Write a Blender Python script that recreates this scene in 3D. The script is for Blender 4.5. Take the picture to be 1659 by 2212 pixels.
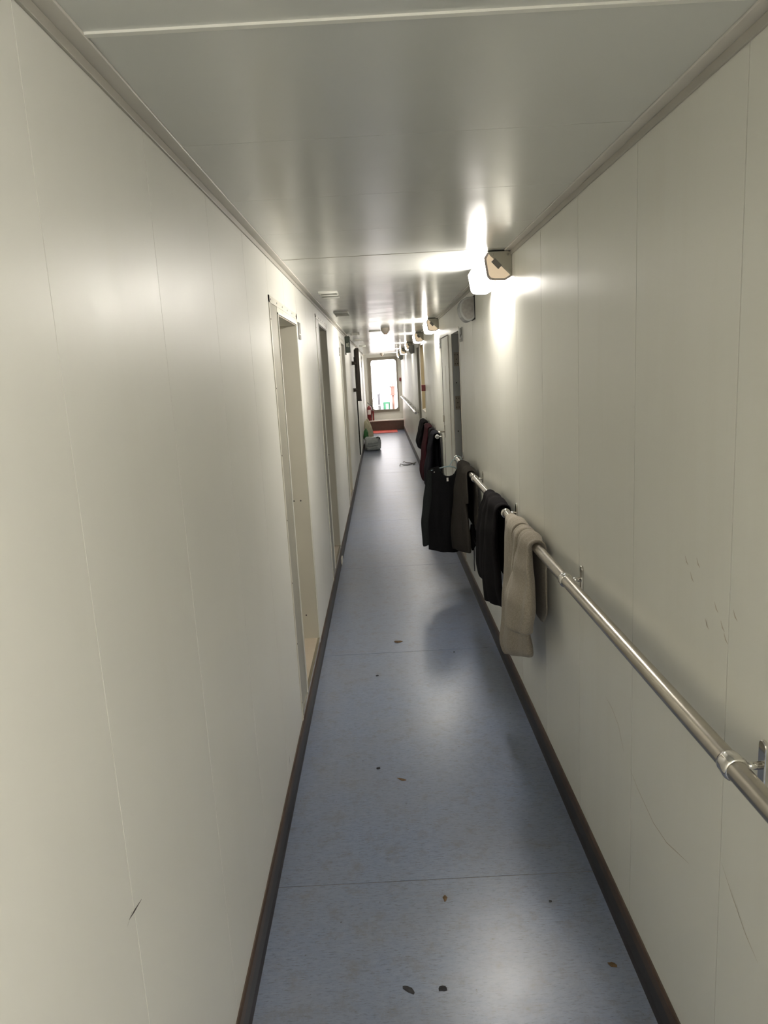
import bpy, math, random
from mathutils import Vector, Matrix, noise
random.seed(7)
PI = math.pi
for o in list(bpy.data.objects):
    bpy.data.objects.remove(o, do_unlink=True)
SC = bpy.context.scene
COL = SC.collection

# ------------------------------------------------------------------ camera
PITCH, YAW, ROLL, CAMH, FPX = .1897, -.0044, -.0555, 1.75, 1570.35
def camera_axes():
    cp, sp = math.cos(PITCH), math.sin(PITCH)
    cy, sy = math.cos(YAW), math.sin(YAW)
    f = Vector((sy*cp, cy*cp, -sp)); r = Vector((cy, -sy, 0)); u = r.cross(f)
    r2 = r*math.cos(ROLL) + u*math.sin(ROLL); u2 = -r*math.sin(ROLL) + u*math.cos(ROLL)
    return r2, u2, f
cr, cu, cf = camera_axes()
cam_data = bpy.data.cameras.new('camera')
cam = bpy.data.objects.new('camera', cam_data)
COL.objects.link(cam)
cam.matrix_world = Matrix(((cr.x, cu.x, -cf.x, 0), (cr.y, cu.y, -cf.y, 0), (cr.z, cu.z, -cf.z, CAMH), (0, 0, 0, 1)))
cam_data.sensor_fit = 'VERTICAL'
cam_data.sensor_height = 36.0
cam_data.lens = 36.0*FPX/2212.0
cam_data.clip_start = .02
cam_data.clip_end = 500
SC.camera = cam

# ------------------------------------------------------------------ world, exposure
world = bpy.data.worlds.new('overcast_sky'); SC.world = world
world.use_nodes = True
bg = world.node_tree.nodes['Background']
bg.inputs[0].default_value = (1.0, .955, .965, 1)
bg.inputs[1].default_value = 4.6
SC.view_settings.view_transform = 'Standard'
SC.view_settings.look = 'None'
SC.view_settings.gamma = 1
SC.view_settings.use_curve_mapping = False
SC.view_settings.exposure = 0.0
LAMP_POWER = 52.0
LAMP_COLOR = (1.0, .94, .86)

# ------------------------------------------------------------------ materials
def nodes_of(name):
    m = bpy.data.materials.new(name); m.use_nodes = True
    nt = m.node_tree
    return m, nt, nt.nodes['Principled BSDF']
def mix_rgb(nt, fac, a, b, mode='MIX'):
    n = nt.nodes.new('ShaderNodeMix'); n.data_type = 'RGBA'; n.blend_type = mode
    for sock, v in ((0, fac), (6, a), (7, b)):
        if hasattr(v, 'links'): nt.links.new(v, n.inputs[sock])
        elif sock == 0: n.inputs[0].default_value = v
        else: n.inputs[sock].default_value = (*v, 1) if len(v) == 3 else v
    return n.outputs[2]
def noise_tex(nt, scale, detail=3, rough=.5, vec=None, stretch=(1, 1, 1), space='Object'):
    tc = nt.nodes.new('ShaderNodeTexCoord'); mp = nt.nodes.new('ShaderNodeMapping')
    mp.inputs['Scale'].default_value = stretch
    nt.links.new(tc.outputs[space], mp.inputs[0])
    n = nt.nodes.new('ShaderNodeTexNoise')
    n.inputs['Scale'].default_value = scale; n.inputs['Detail'].default_value = detail
    n.inputs['Roughness'].default_value = rough
    nt.links.new(mp.outputs[0], n.inputs['Vector'])
    return n.outputs['Fac']
def ramp(nt, src, a, b, lo=0., hi=1.):
    n = nt.nodes.new('ShaderNodeMapRange'); n.interpolation_type = 'LINEAR'; n.clamp = True
    n.inputs[1].default_value = a; n.inputs[2].default_value = b
    n.inputs[3].default_value = lo; n.inputs[4].default_value = hi
    nt.links.new(src, n.inputs[0]); return n.outputs[0]
def bump(nt, p, src, strength, dist=.002):
    b = nt.nodes.new('ShaderNodeBump'); b.inputs['Strength'].default_value = strength
    b.inputs['Distance'].default_value = dist
    nt.links.new(src, b.inputs['Height']); nt.links.new(b.outputs[0], p.inputs['Normal'])
def simple(name, col, rough=.5, metal=0., vary=.08, scale=8., bumpy=0., spec=.5, dirt=None):
    m, nt, p = nodes_of(name)
    n = noise_tex(nt, scale, 4)
    f = ramp(nt, n, .3, .75)
    dark = tuple(c*(1-vary) for c in col); lite = tuple(min(1, c*(1+vary)) for c in col)
    c = mix_rgb(nt, f, dark, lite)
    if dirt:
        d = noise_tex(nt, scale*.7, 6, .7)
        c = mix_rgb(nt, ramp(nt, d, .56, .75), c, dirt)
    nt.links.new(c, p.inputs['Base Color'])
    p.inputs['Roughness'].default_value = rough; p.inputs['Metallic'].default_value = metal
    p.inputs['Specular IOR Level'].default_value = spec
    if bumpy: bump(nt, p, noise_tex(nt, scale*6, 4), bumpy)
    return m
def emitter(name, col, strength, base=(.8, .8, .8), rough=.4):
    m, nt, p = nodes_of(name)
    p.inputs['Base Color'].default_value = (*base, 1); p.inputs['Roughness'].default_value = rough
    p.inputs['Emission Color'].default_value = (*col, 1); p.inputs['Emission Strength'].default_value = strength
    return m
def panel_mat(name, col, rough, wear=.35, stretch=(1, 1, .12), bmp=.10):
    """painted steel laminate with faint handling dirt"""
    m, nt, p = nodes_of(name)
    big = noise_tex(nt, .9, 3, .5)
    c = mix_rgb(nt, ramp(nt, big, .3, .7), tuple(v*.97 for v in col), tuple(min(1, v*1.02) for v in col))
    st = noise_tex(nt, 7, 5, .65, stretch=stretch)
    c = mix_rgb(nt, ramp(nt, st, .50, .95, 0, wear*.35), c, (col[0]*.72, col[1]*.66, col[2]*.55))
    sc = noise_tex(nt, 34, 6, .8, stretch=(1, .35, 2.4))
    c = mix_rgb(nt, ramp(nt, sc, .66, .90, 0, .25), c, (.22, .17, .12))
    nt.links.new(c, p.inputs['Base Color'])
    r = noise_tex(nt, 3, 4, .6)
    nt.links.new(ramp(nt, r, .3, .7, rough-.03, rough+.04), p.inputs['Roughness'])
    p.inputs['Specular IOR Level'].default_value = .5
    w = noise_tex(nt, 2.2, 2, .5, stretch=(1, 1, .35))
    bump(nt, p, w, bmp, .01)
    return m
M = {}
M['wall'] = panel_mat('wall_laminate', (.80, .793, .735), .38, .25)
M['wall_r'] = panel_mat('wall_laminate_scuffed', (.79, .785, .715), .36, .5)
M['ceil'] = panel_mat('ceiling_laminate', (.72, .735, .70), .19, .04, (1, 1, 1), .03)
M['trim'] = simple('trim_paint', (.70, .67, .61), .42, 0, .05, 5)
M['trimshade'] = simple('trim_shaded_leg', (.46, .44, .39), .5, 0, .05, 5)  # shade on the trim's wall leg, put into a darker colour
M['frame'] = simple('door_frame_paint', (.72, .69, .60), .35, 0, .05, 5, dirt=(.42, .36, .27))
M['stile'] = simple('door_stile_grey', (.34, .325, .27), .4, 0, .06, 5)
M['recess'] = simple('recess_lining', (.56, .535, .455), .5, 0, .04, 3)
M['sill'] = simple('sill_beige', (.42, .36, .28), .6, 0, .08, 9, .1)
M['door'] = simple('door_paint', (.76, .76, .70), .35, 0, .03, 3)
M['dark'] = simple('dark_gap', (.018, .016, .014), .8)
M['jamb'] = simple('jamb_steel', (.46, .47, .47), .45, .1, .08, 6)
M['groove'] = simple('seam_dirt', (.20, .17, .12), .7)
M['skirt'] = simple('skirting_dark', (.022, .019, .020), .45, 0, .2, 12)
M['skirtb'] = simple('skirting_brown', (.070, .044, .030), .5, 0, .25, 12)
M['steel'] = simple('brushed_steel', (.50, .465, .41), .24, 1, .05, 30)
M['chrome'] = simple('chrome', (.72, .70, .67), .10, 1, .03, 10)
M['lampon'] = emitter('lamp_diffuser_lit', LAMP_COLOR, LAMP_POWER)
M['lampfar'] = emitter('lamp_diffuser_dimmer', LAMP_COLOR, LAMP_POWER*.5)
M['lampboost'] = emitter('lamp_diffuser_boosted', LAMP_COLOR, LAMP_POWER*1.35)  # glow raised for the unseen rear lamps, to lift near walls and ceiling
M['lampcap'] = emitter('lamp_end_translucent', (1.0, .76, .50), .50, (.45, .40, .32), .5)
M['lamprim'] = simple('lamp_end_rim', (.42, .37, .34), .5)
M['lampplate'] = simple('lamp_plate', (.44, .42, .35), .45, .2, .05)
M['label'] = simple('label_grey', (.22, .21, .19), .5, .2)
M['black'] = simple('black_rubber', (.02, .02, .02), .7)
M['spkgrey'] = simple('speaker_grey', (.44, .45, .45), .55, 0, .05)
M['spkface'] = simple('speaker_cloth', (.36, .345, .33), .8, 0, .12, 60, .2)
M['vent'] = simple('vent_plastic', (.86, .86, .80), .55, 0, .03)
M['slot'] = simple('vent_slot', (.45, .45, .40), .6)
M['smoke'] = simple('detector_plastic', (.34, .30, .25), .5)
M['smokeb'] = simple('detector_eye', (.30, .15, .08), .4)
M['greenbox'] = simple('dark_green_plastic', (.075, .095, .075), .5, 0, .1)
M['picto'] = simple('pictogram_pale', (.60, .62, .52), .5)
M['pipe'] = simple('dark_pipe', (.075, .062, .050), .5, .1, .15, 6)
M['red'] = simple('red_plastic', (.22, .025, .022), .4)
M['extred'] = simple('extinguisher_red', (.20, .022, .022), .28)
M['white'] = simple('paper_white', (.75, .72, .68), .6)
M['mat'] = simple('red_mat', (.62, .07, .04), .7, 0, .15, 20, .3)
M['brownstep'] = simple('brown_laminate', (.10, .068, .052), .55, 0, .12, 14)
M['tan'] = simple('tan_panel', (.42, .34, .20), .45, 0, .1, 3)
M['doorframe'] = simple('sea_door_paint', (.27, .245, .20), .45, 0, .08, 6)
M['bagw'] = simple('silver_bag', (.42, .45, .44), .38, 0, .12, 14, .5)
M['bagy'] = simple('cream_bag', (.58, .54, .38), .55, 0, .15, 10, .5)
M['bagg'] = simple('green_bag', (.03, .16, .035), .45, 0, .4, 8, .4)
M['hanger'] = simple('pale_blue_plastic', (.36, .47, .50), .4)
M['cord'] = simple('black_cord', (.02, .02, .025), .8)
M['strap'] = simple('grey_strap', (.16, .15, .13), .7)
M['leaf'] = simple('brown_scrap', (.12, .075, .035), .9, 0, .4, 60)
M['grit'] = simple('black_grit', (.03, .03, .035), .9, 0, .4, 60)
M['scuff'] = simple('scuff_brown', (.56, .50, .41), .8)
M['scuffk'] = simple('scuff_dark', (.10, .09, .085), .8)
M['deck'] = simple('outer_deck', (.62, .60, .56), .8, 0, .1, 3)
M['binG'] = simple('bin_green', (.05, .23, .12), .5)
M['postG'] = simple('post_grey', (.09, .09, .105), .6)
M['pink'] = simple('faded_red_paint', (.29, .155, .125), .6, 0, .15, 6)
M['net'] = simple('dark_flecks', (.03, .03, .04), .9)

def cloth_mat(name, col, heather=.15, scale=180.):
    m, nt, p = nodes_of(name)
    n = noise_tex(nt, scale, 2, .6)
    c = mix_rgb(nt, ramp(nt, n, .3, .7), tuple(v*(1-heather) for v in col), tuple(v*(1+heather) for v in col))
    b = noise_tex(nt, 5, 3, .5)
    c = mix_rgb(nt, ramp(nt, b, .3, .75, 0, .22), c, tuple(v*.78 for v in col))
    nt.links.new(c, p.inputs['Base Color'])
    p.inputs['Roughness'].default_value = .95
    p.inputs['Specular IOR Level'].default_value = .08
    p.inputs['Sheen Weight'].default_value = .12 if max(col) > .2 else .0
    bump(nt, p, noise_tex(nt, scale*1.5, 2), .35, .001)
    return m
M['clGrey'] = cloth_mat('grey_marl_fleece', (.31, .275, .225), .2)
M['clBlack'] = cloth_mat('black_jersey', (.009, .008, .009), .2)
M['clChar'] = cloth_mat('charcoal_fleece', (.045, .040, .035), .2)
M['clShirt'] = cloth_mat('black_knit', (.012, .012, .013), .2)
M['clSleeve'] = cloth_mat('dark_green_knit', (.022, .025, .025), .2)
M['clMaroon'] = cloth_mat('maroon_cotton', (.040, .010, .014), .2)
M['clNavy'] = cloth_mat('near_black_nylon', (.010, .010, .014), .2)

def floor_mat():
    m, nt, p = nodes_of('blue_vinyl')
    fine = noise_tex(nt, 60, 5, .75, stretch=(.5, 1.0, 1))
    c = mix_rgb(nt, ramp(nt, fine, .30, .70), (.140, .175, .262), (.190, .226, .315))
    fl = noise_tex(nt, 130, 3, .7, stretch=(.30, 1.2, 1))
    c = mix_rgb(nt, ramp(nt, fl, .53, .68, 0, .75), c, (.085, .100, .135))
    blot = noise_tex(nt, 2.3, 6, .65)
    c = mix_rgb(nt, ramp(nt, blot, .40, .80, 0, .50), c, (.19, .19, .205))
    dirt = noise_tex(nt, 13, 7, .75)
    c = mix_rgb(nt, ramp(nt, dirt, .51, .72, 0, .60), c, (.12, .105, .085))
    spot = noise_tex(nt, 48, 4, .65)
    c = mix_rgb(nt, ramp(nt, spot, .67, .74, 0, .85), c, (.05, .045, .04))
    nt.links.new(c, p.inputs['Base Color'])
    r = noise_tex(nt, 3.0, 6, .7, stretch=(.45, 1.6, 1))
    nt.links.new(ramp(nt, r, .32, .68, .277, .312), p.inputs['Roughness'])
    p.inputs['Specular IOR Level'].default_value = .5
    wv = noise_tex(nt, 5.0, 4, .6, stretch=(.45, 1.5, 1))
    bump(nt, p, wv, .22, .004)
    return m
M['floor'] = floor_mat()

# ------------------------------------------------------------------ mesh helpers
class MB:
    def __init__(self): self.v = []; self.f = []; self.mi = []
    def add(self, vs, fs, mi=0):
        n = len(self.v); self.v += [tuple(x) for x in vs]
        for q in fs: self.f.append(tuple(i+n for i in q)); self.mi.append(mi)
        return self
    def quad(self, a, b, c, d, mi=0): return self.add([a, b, c, d], [(0, 1, 2, 3)], mi)
    def box(self, x0, x1, y0, y1, z0, z1, mi=0):
        v = [(x, y, z) for x in (x0, x1) for y in (y0, y1) for z in (z0, z1)]
        return self.add(v, [(0, 1, 3, 2), (4, 6, 7, 5), (0, 4, 5, 1), (2, 3, 7, 6), (0, 2, 6, 4), (1, 5, 7, 3)], mi)
    def ring_loft(self, rings, closed=True, cap=True, mi=0):
        n = len(rings[0]); vs = [p for r in rings for p in r]; fs = []
        for i in range(len(rings)-1):
            for j in range(n if closed else n-1):
                a = i*n+j; b = i*n+(j+1) % n
                fs.append((a, b, b+n, a+n))
        if cap and closed:
            fs.append(tuple(range(n))[::-1]); fs.append(tuple((len(rings)-1)*n+j for j in range(n)))
        return self.add(vs, fs, mi)
    def tube(self, pts, r, seg=10, mi=0, cap=True):
        pts = [Vector(p) for p in pts]; rings = []
        prev = None
        for i, p in enumerate(pts):
            d = (pts[min(i+1, len(pts)-1)] - pts[max(i-1, 0)]).normalized()
            if prev is None:
                a = Vector((0, 0, 1)) if abs(d.z) < .9 else Vector((1, 0, 0))
                s = d.cross(a).normalized()
            else:
                s = (prev - d*prev.dot(d)).normalized()
            prev = s; t = d.cross(s)
            rr = r[i] if isinstance(r, (list, tuple)) else r
            rings.append([p + (s*math.cos(2*PI*k/seg) + t*math.sin(2*PI*k/seg))*rr for k in range(seg)])
        return self.ring_loft(rings, True, cap, mi)
    def lathe(self, prof, origin=(0, 0, 0), axis='Z', seg=24, mi=0):
        o = Vector(origin); rings = []
        for r, h in prof:
            ring = []
            for k in range(seg):
                a = 2*PI*k/seg; c, s = r*math.cos(a), r*math.sin(a)
                ring.append(o + Vector({'Z': (c, s, h), 'Y': (c, h, s), 'X': (h, c, s)}[axis]))
            rings.append(ring)
        return self.ring_loft(rings, True, True, mi)
    def prism(self, poly, axis, a, b, mi=0):
        """poly of 2-D points, extruded from a to b along an axis"""
        def P(u, w, t): return {'Y': (u, t, w), 'X': (t, u, w), 'Z': (u, w, t)}[axis]
        n = len(poly)
        vs = [P(u, w, a) for u, w in poly] + [P(u, w, b) for u, w in poly]
        fs = [(i, (i+1) % n, n+(i+1) % n, n+i) for i in range(n)] + [tuple(range(n))[::-1], tuple(range(n, 2*n))]
        return self.add(vs, fs, mi)
    def build(self, name, mats, parent=None, smooth=False, bevel=0., subsurf=0, auto=None):
        me = bpy.data.meshes.new(name)
        me.from_pydata(self.v, [], self.f)
        if not isinstance(mats, (list, tuple)): mats = [mats]
        for m in mats: me.materials.append(m)
        for p, i in zip(me.polygons, self.mi): p.material_index = i; p.use_smooth = smooth
        me.update(); me.validate()
        import bmesh
        b = bmesh.new(); b.from_mesh(me); bmesh.ops.recalc_face_normals(b, faces=b.faces); b.to_mesh(me); b.free()
        o = bpy.data.objects.new(name, me); COL.objects.link(o)
        if parent is not None:
            o.parent = parent
            o.matrix_parent_inverse = Matrix.Translation(-Vector(parent.location))
        if bevel:
            md = o.modifiers.new('bevel', 'BEVEL'); md.width = bevel; md.segments = 2; md.limit_method = 'ANGLE'
        if subsurf:
            md = o.modifiers.new('sub', 'SUBSURF'); md.levels = md.render_levels = subsurf
        if auto:
            for p in me.polygons: p.use_smooth = True
            me.set_sharp_from_angle(angle=auto)
        return o
def thing(name, label, cat, loc, group=None):
    o = bpy.data.objects.new(name, None); COL.objects.link(o); o.location = loc
    o.empty_display_size = .05
    return tag(o, label, cat, group)
def tag(o, label, cat, group=None, kind=None):
    o['label'] = label; o['category'] = cat
    if group: o['group'] = group
    if kind: o['kind'] = kind
    return o
def struct(o, label=None):
    o['kind'] = 'structure'
    if label: o['label'] = label
    return o
def set_origin(o, p):
    """move the object origin to p without moving its mesh"""
    p = Vector(p)
    o.data.transform(Matrix.Translation(-p)); o.location = p
    return o

XL, XR, ZC = -.465, .663, 2.295
YB, YE = -2.7, 22.75            # back and far end of the passage
STEPY, STEPZ = 22.30, .315

# ------------------------------------------------------------------ floor and ceiling
fl = MB()
seams = [.145, 2.255, 4.37, 6.45, 8.56, 10.67, 12.78, 14.89, 17.0, 19.1, 21.2]
ys = [YB] + seams + [STEPY+.1]
for a, b in zip(ys[:-1], ys[1:]):
    fl.box(XL-.02, XR+.02, a+.0016, b-.0016, -.05, 0)
fl.box(XL-.02, XR+.02, YB, STEPY, -.06, -.0015, 1)
struct(fl.build('floor', [M['floor'], M['groove']]), 'blue grey vinyl passage floor with seams and dirt')

ce = MB()
cs = [-2.15, -1.58, -1.01, -.44, .13, .70, 1.265, 1.84, 2.405, 2.97, 3.60] + [3.60+.57*i for i in range(1, 34)]
cs = [c for c in cs if c < YE-.05]
ysc = [YB] + cs + [YE+.1]
for a, b in zip(ysc[:-1], ysc[1:]):
    ce.box(XL-.02, XR+.02, a+.001, b-.001, ZC, ZC+.04)
ce.box(XL-.02, XR+.02, YB, YE+.1, ZC+.002, ZC+.05, 1)
ce_o = struct(ce.build('ceiling', [M['ceil'], M['groove']]), 'white laminated ceiling panels')
lip = MB().box(XL+.03, XR-.03, 1.255, 1.267, ZC-.004, ZC+.001)
lip.build('panel_lip', M['vent'], ce_o)
stw = MB().box(XL-.02, XR+.02, 3.597, 3.604, ZC-.001, ZC+.002)
stw.build('ceiling_seam', M['stile'], ce_o)

# ------------------------------------------------------------------ walls
def wall_side(name, X, s, openings, first, mat):
    """s=+1: the wall lies towards +x of X. openings = (y0, y1, z0, z1)"""
    w = MB()
    T = .06
    ks = [first+.55*k for k in range(-8, 48)]
    ks = [k for k in ks if YB < k < YE]
    cuts = sorted(set([YB, YE+.1] + [v for o in openings for v in o[:2]]))
    g = .0011 if s < 0 else .0016
    def piece(a, b, z0, z1):
        edges = [a] + [k for k in ks if a+.01 < k < b-.01] + [b]
        for i in range(len(edges)-1):
            p = edges[i] + (g if i > 0 else 0); q = edges[i+1] - (g if i < len(edges)-2 else 0)
            w.box(min(X, X+s*.02), max(X, X+s*.02), p, q, z0, z1)
        w.box(min(X+s*.0025, X+s*T), max(X+s*.0025, X+s*T), a, b, z0, z1, 1)
    for a, b in zip(cuts[:-1], cuts[1:]):
        op = [o for o in openings if o[0] <= a and b <= o[1]]
        if not op: piece(a, b, 0, ZC); continue
        z0, z1 = op[0][2], op[0][3]
        if z0 > 0: piece(a, b, 0, z0)
        piece(a, b, z1, ZC)
    return struct(w.build(name, [mat, M['groove']]))

DL = [(3.36, 4.31, .145, 2.045), (5.80, 6.79, .145, 2.15), (9.10, 10.15, .145, 2.14)]
DR = [(6.10, 6.72, .10, 2.055), (12.12, 12.90, .10, 2.13)]
HATCH = (10.95, 11.85, 1.13, 2.13)
wl = wall_side('wall_left', XL, -1, DL, 1.086, M['wall'])
wl['label'] = 'white laminated panel wall on the left'
wr = wall_side('wall_right', XR, 1, DR + [HATCH], 1.367, M['wall_r'])
wr['label'] = 'white laminated panel wall on the right'

# marks on the walls, thin worn lines that belong to them
def mark(parent, name, pts, X, s, w, mat):
    b = MB(); P = [Vector((X - s*.0006, y, z)) for y, z in pts]
    L, R = [], []
    for i, p in enumerate(P):
        d = (P[min(i+1, len(P)-1)] - P[max(i-1, 0)]).normalized(); n = Vector((1, 0, 0)).cross(d)
        ww = w*(1 if 0 < i < len(P)-1 else .2)
        L.append(p+n*ww); R.append(p-n*ww)
    for i in range(len(P)-1):
        b.quad(L[i], L[i+1], R[i+1], R[i])
    return b.build(name, mat, parent)
mark(wr, 'scratch', [(2.16, .70), (2.09, .69), (2.03, .665), (2.0, .63), (1.975, .60)], XR, 1, .0010, M['scuff'])
mark(wr, 'scratch', [(1.93, .585), (1.86, .56), (1.74, .535), (1.65, .54), (1.60, .555), (1.515, .58)], XR, 1, .0012, M['scuff'])
mark(wr, 'scratch', [(1.36, .70), (1.31, .66), (1.25, .62), (1.20, .60)], XR, 1, .0012, M['scuff'])
for y, z in ((1.58, 1.31), (1.55, 1.28), (1.52, 1.32), (1.43, 1.25), (1.40, 1.22), (1.385, 1.20), (1.35, 1.26), (1.47, 1.20)):
    mark(wr, 'smudge', [(y, z), (y-.008, z-.012), (y-.018, z-.018)], XR, 1, .0022, M['scuff'])
mark(wl, 'scratch', [(1.12, .872), (1.085, .878), (1.06, .882)], XL, -1, .0022, M['scuffk'])
mark(wl, 'scratch', [(1.075, .885), (1.05, .878)], XL, -1, .0012, M['scuffk'])
mark(wl, 'scratch', [(2.80, .198), (2.795, .175), (2.79, .160)], XL, -1, .0028, M['scuffk'])

# corner trims between wall and ceiling
def corner_trim(name, X, s):
    b = MB()
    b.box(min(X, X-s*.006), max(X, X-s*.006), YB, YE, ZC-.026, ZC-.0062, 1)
    b.box(min(X, X-s*.034), max(X, X-s*.034), YB, YE, ZC-.006, ZC)
    o = struct(b.build(name, [M['trim'], M['trimshade']], bevel=.0015)); return o
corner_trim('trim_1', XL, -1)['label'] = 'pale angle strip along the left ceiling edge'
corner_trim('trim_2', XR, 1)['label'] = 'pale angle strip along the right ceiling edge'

# skirting: dark lower band with a brown upper band
def skirting(name, X, s, y0, y1):
    b = MB()
    lo = [(X, 0), (X-s*.014, 0), (X-s*.009, .02), (X-s*.007, .070), (X, .070)]
    hi = [(X, .070), (X-s*.0085, .070), (X-s*.0085, .104), (X-s*.004, .112), (X, .112)]
    for a, c in ((y0, y1),):
        b.prism(lo, 'Y', a, c, 0); b.prism(hi, 'Y', a, c, 1)
    return struct(b.build(name, [M['skirt'], M['skirtb']]))
bl = skirting('baseboard_left', XL, -1, YB, STEPY)
bl['label'] = 'dark brown skirting along the left wall'
br = skirting('baseboard_right', XR, 1, YB, STEPY)
br['label'] = 'dark brown skirting along the right wall'
t = MB().box(XL+.009, XL+.018, 6.60, 6.74, .0, .055)
t.build('torn_edge', M['frame'], bl)

# ends of the passage
bw = MB().box(XL-.1, XR+.1, YB-.1, YB, -.05, ZC+.05)
struct(bw.build('wall_back', M['wall']), 'end wall behind the viewer')
OX0, OX1, OZ0, OZ1 = -.262, .517, .615, 2.125
ew = MB()
ew.box(XL-.05, OX0, YE, YE+.12, 0, ZC+.05); ew.box(OX1, XR+.05, YE, YE+.12, 0, ZC+.05)
ew.box(OX0, OX1, YE, YE+.12, 0, OZ0); ew.box(OX0, OX1, YE, YE+.12, OZ1, ZC+.05)
# filled corners that round the opening
def corner_fill(cx, cz, sx, sz, r=.09):
    poly = [(cx, cz)]
    for k in range(9):
        a = PI/2*k/8
        poly.append((cx + sx*(r - r*math.sin(a)), cz + sz*(r - r*math.cos(a))))
    ew.prism(poly, 'Y', YE, YE+.12)
for c in ((OX0, OZ0, 1, 1), (OX1, OZ0, -1, 1), (OX0, OZ1, 1, -1), (OX1, OZ1, -1, -1)): corner_fill(*c)
end_wall = struct(ew.build('wall_end', M['wall']), 'far end wall around the open door to the deck')

def rounded(x0, x1, z0, z1, r, n=8):
    pts = []
    for cx, cz, a0 in ((x1-r, z1-r, 0), (x0+r, z1-r, PI/2), (x0+r, z0+r, PI), (x1-r, z0+r, 3*PI/2)):
        for k in range(n+1):
            a = a0 + PI/2*k/n; pts.append((cx+r*math.cos(a), cz+r*math.sin(a)))
    return pts
def ring_frame(b, outer, inner, y0, y1, mi=0):
    n = len(outer)
    for i in range(n):
        j = (i+1) % n
        for (p, q, y) in ((outer, inner, y0), (outer, inner, y1)):
            b.quad((p[i][0], y, p[i][1]), (p[j][0], y, p[j][1]), (q[j][0], y, q[j][1]), (q[i][0], y, q[i][1]), mi)
        b.quad((inner[i][0], y0, inner[i][1]), (inner[j][0], y0, inner[j][1]), (inner[j][0], y1, inner[j][1]), (inner[i][0], y1, inner[i][1]), mi)
        b.quad((outer[i][0], y0, outer[i][1]), (outer[j][0], y0, outer[j][1]), (outer[j][0], y1, outer[j][1]), (outer[i][0], y1, outer[i][1]), mi)
# door_7: opening to the deck with outer casing and rounded coaming
b = MB()
ring_frame(b, rounded(-.356, .560, .535, 2.205, .012), rounded(OX0-.028, OX1+.028, OZ0-.028, OZ1+.028, .10), YE-.035, YE)
d7 = struct(b.build('door_7', M['doorframe']), 'open rounded doorway to the bright deck')
b = MB()
ring_frame(b, rounded(OX0-.028, OX1+.028, OZ0-.028, OZ1+.028, .10), rounded(OX0, OX1, OZ0, OZ1, .09), YE-.05, YE+.13)
b.build('door_coaming', M['doorframe'], d7)
# raised step in front of the end wall
b = MB().box(XL, XR, STEPY, YE, 0, STEPZ-.03)
st = struct(b.build('floor_step', M['brownstep']), 'brown raised step below the deck door')
b = MB().box(XL, XR, STEPY-.02, YE, STEPZ-.03, STEPZ)
b.build('step_nosing', M['trim'], st, bevel=.004)

# ------------------------------------------------------------------ doors, left side
def left_door(name, y0, y1, z0, z1, ynear, label):
    """recess with lining, inner stile, casing strip, sill and a door at the back"""
    D = .62
    c = MB()
    top = z1+.062; ya, yb = ynear, y1+.045
    c.box(XL-.002, XL+.0035, ya, ya+.022, z0-.03, top)             # near casing strip
    c.box(XL-.002, XL+.0035, ya, yb, top-.03, top)                 # head casing strip
    c.box(XL-.002, XL+.0022, y0-.01, yb, z1+.004, top-.03)         # head panel
    c.box(XL-.002, XL+.0035, y1+.004, yb, z0-.03, top)             # far casing
    root = struct(c.build(name, M['frame']), label)
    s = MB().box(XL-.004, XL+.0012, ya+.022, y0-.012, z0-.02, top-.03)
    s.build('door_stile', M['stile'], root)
    e = MB()
    e.box(XL-.012, XL+.006, y0-.012, y0, z0, z1+.006)
    e.box(XL-.012, XL+.006, y0-.012, y1+.006, z1, z1+.007)
    e.box(XL-.012, XL+.004, y1, y1+.006, z0, z1)
    e.build('door_stop', M['vent'], root)
    r = MB()
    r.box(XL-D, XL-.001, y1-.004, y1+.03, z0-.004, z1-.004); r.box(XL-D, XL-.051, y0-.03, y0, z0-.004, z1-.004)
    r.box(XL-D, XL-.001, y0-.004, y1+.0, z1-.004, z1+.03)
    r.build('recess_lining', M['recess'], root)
    f = MB().box(XL-D, XL-.001, y0, y1, z0-.02, z0+.003); f.build('door_sill', M['sill'], root)
    f = MB().box(XL-.01, XL+.006, ya+.02, y1, z0-.012, z0+.004); f.build('sill_strip', M['steel'], root)
    d = MB().box(XL-D-.04, XL-D, y0-.03, y1+.03, z0-.02, z1+.03)
    leaf = d.build('door_leaf', M['door'], root)
    h = MB().tube([(XL-D, y0+.10, 1.10), (XL-D+.05, y0+.10, 1.10), (XL-D+.05, y0+.21, 1.10)], .009)
    h.build('door_handle', M['chrome'], leaf, smooth=True)
    class _S:
        def lathe(self, prof, o, ax, n): MB().lathe(prof, o, ax, n).build('screw', M['scuffk'], root)
    sc = _S()
    for k in range(6):
        yy = ya+.05+(yb-ya-.1)*k/5
        sc.lathe([(.0, -.0005), (.004, -.0005), (.004, .0005), (.0, .0008)], (XL+.0042, yy, top-.015), 'X', 8)
    for k in range(7):
        sc.lathe([(.0, -.0005), (.0035, -.0005), (.0035, .0005), (.0, .0008)], (XL+.0042, ya+.011, z0+.06+(z1-z0-.1)*k/6), 'X', 8)
    for (dx, zz) in ((.05, 1.02), (.09, 1.02), (.07, .30)):
        sc.lathe([(.0, 0), (.005, 0), (.005, .001), (0, .0012)], (XL-dx, y1-.0052, zz), 'Y', 8)
    return root
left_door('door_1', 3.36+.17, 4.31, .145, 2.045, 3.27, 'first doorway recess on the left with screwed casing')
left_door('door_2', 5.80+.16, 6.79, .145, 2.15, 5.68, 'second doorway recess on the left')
left_door('door_3', 9.10+.20, 10.15, .145, 2.14, 8.98, 'third doorway recess on the left')
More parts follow.
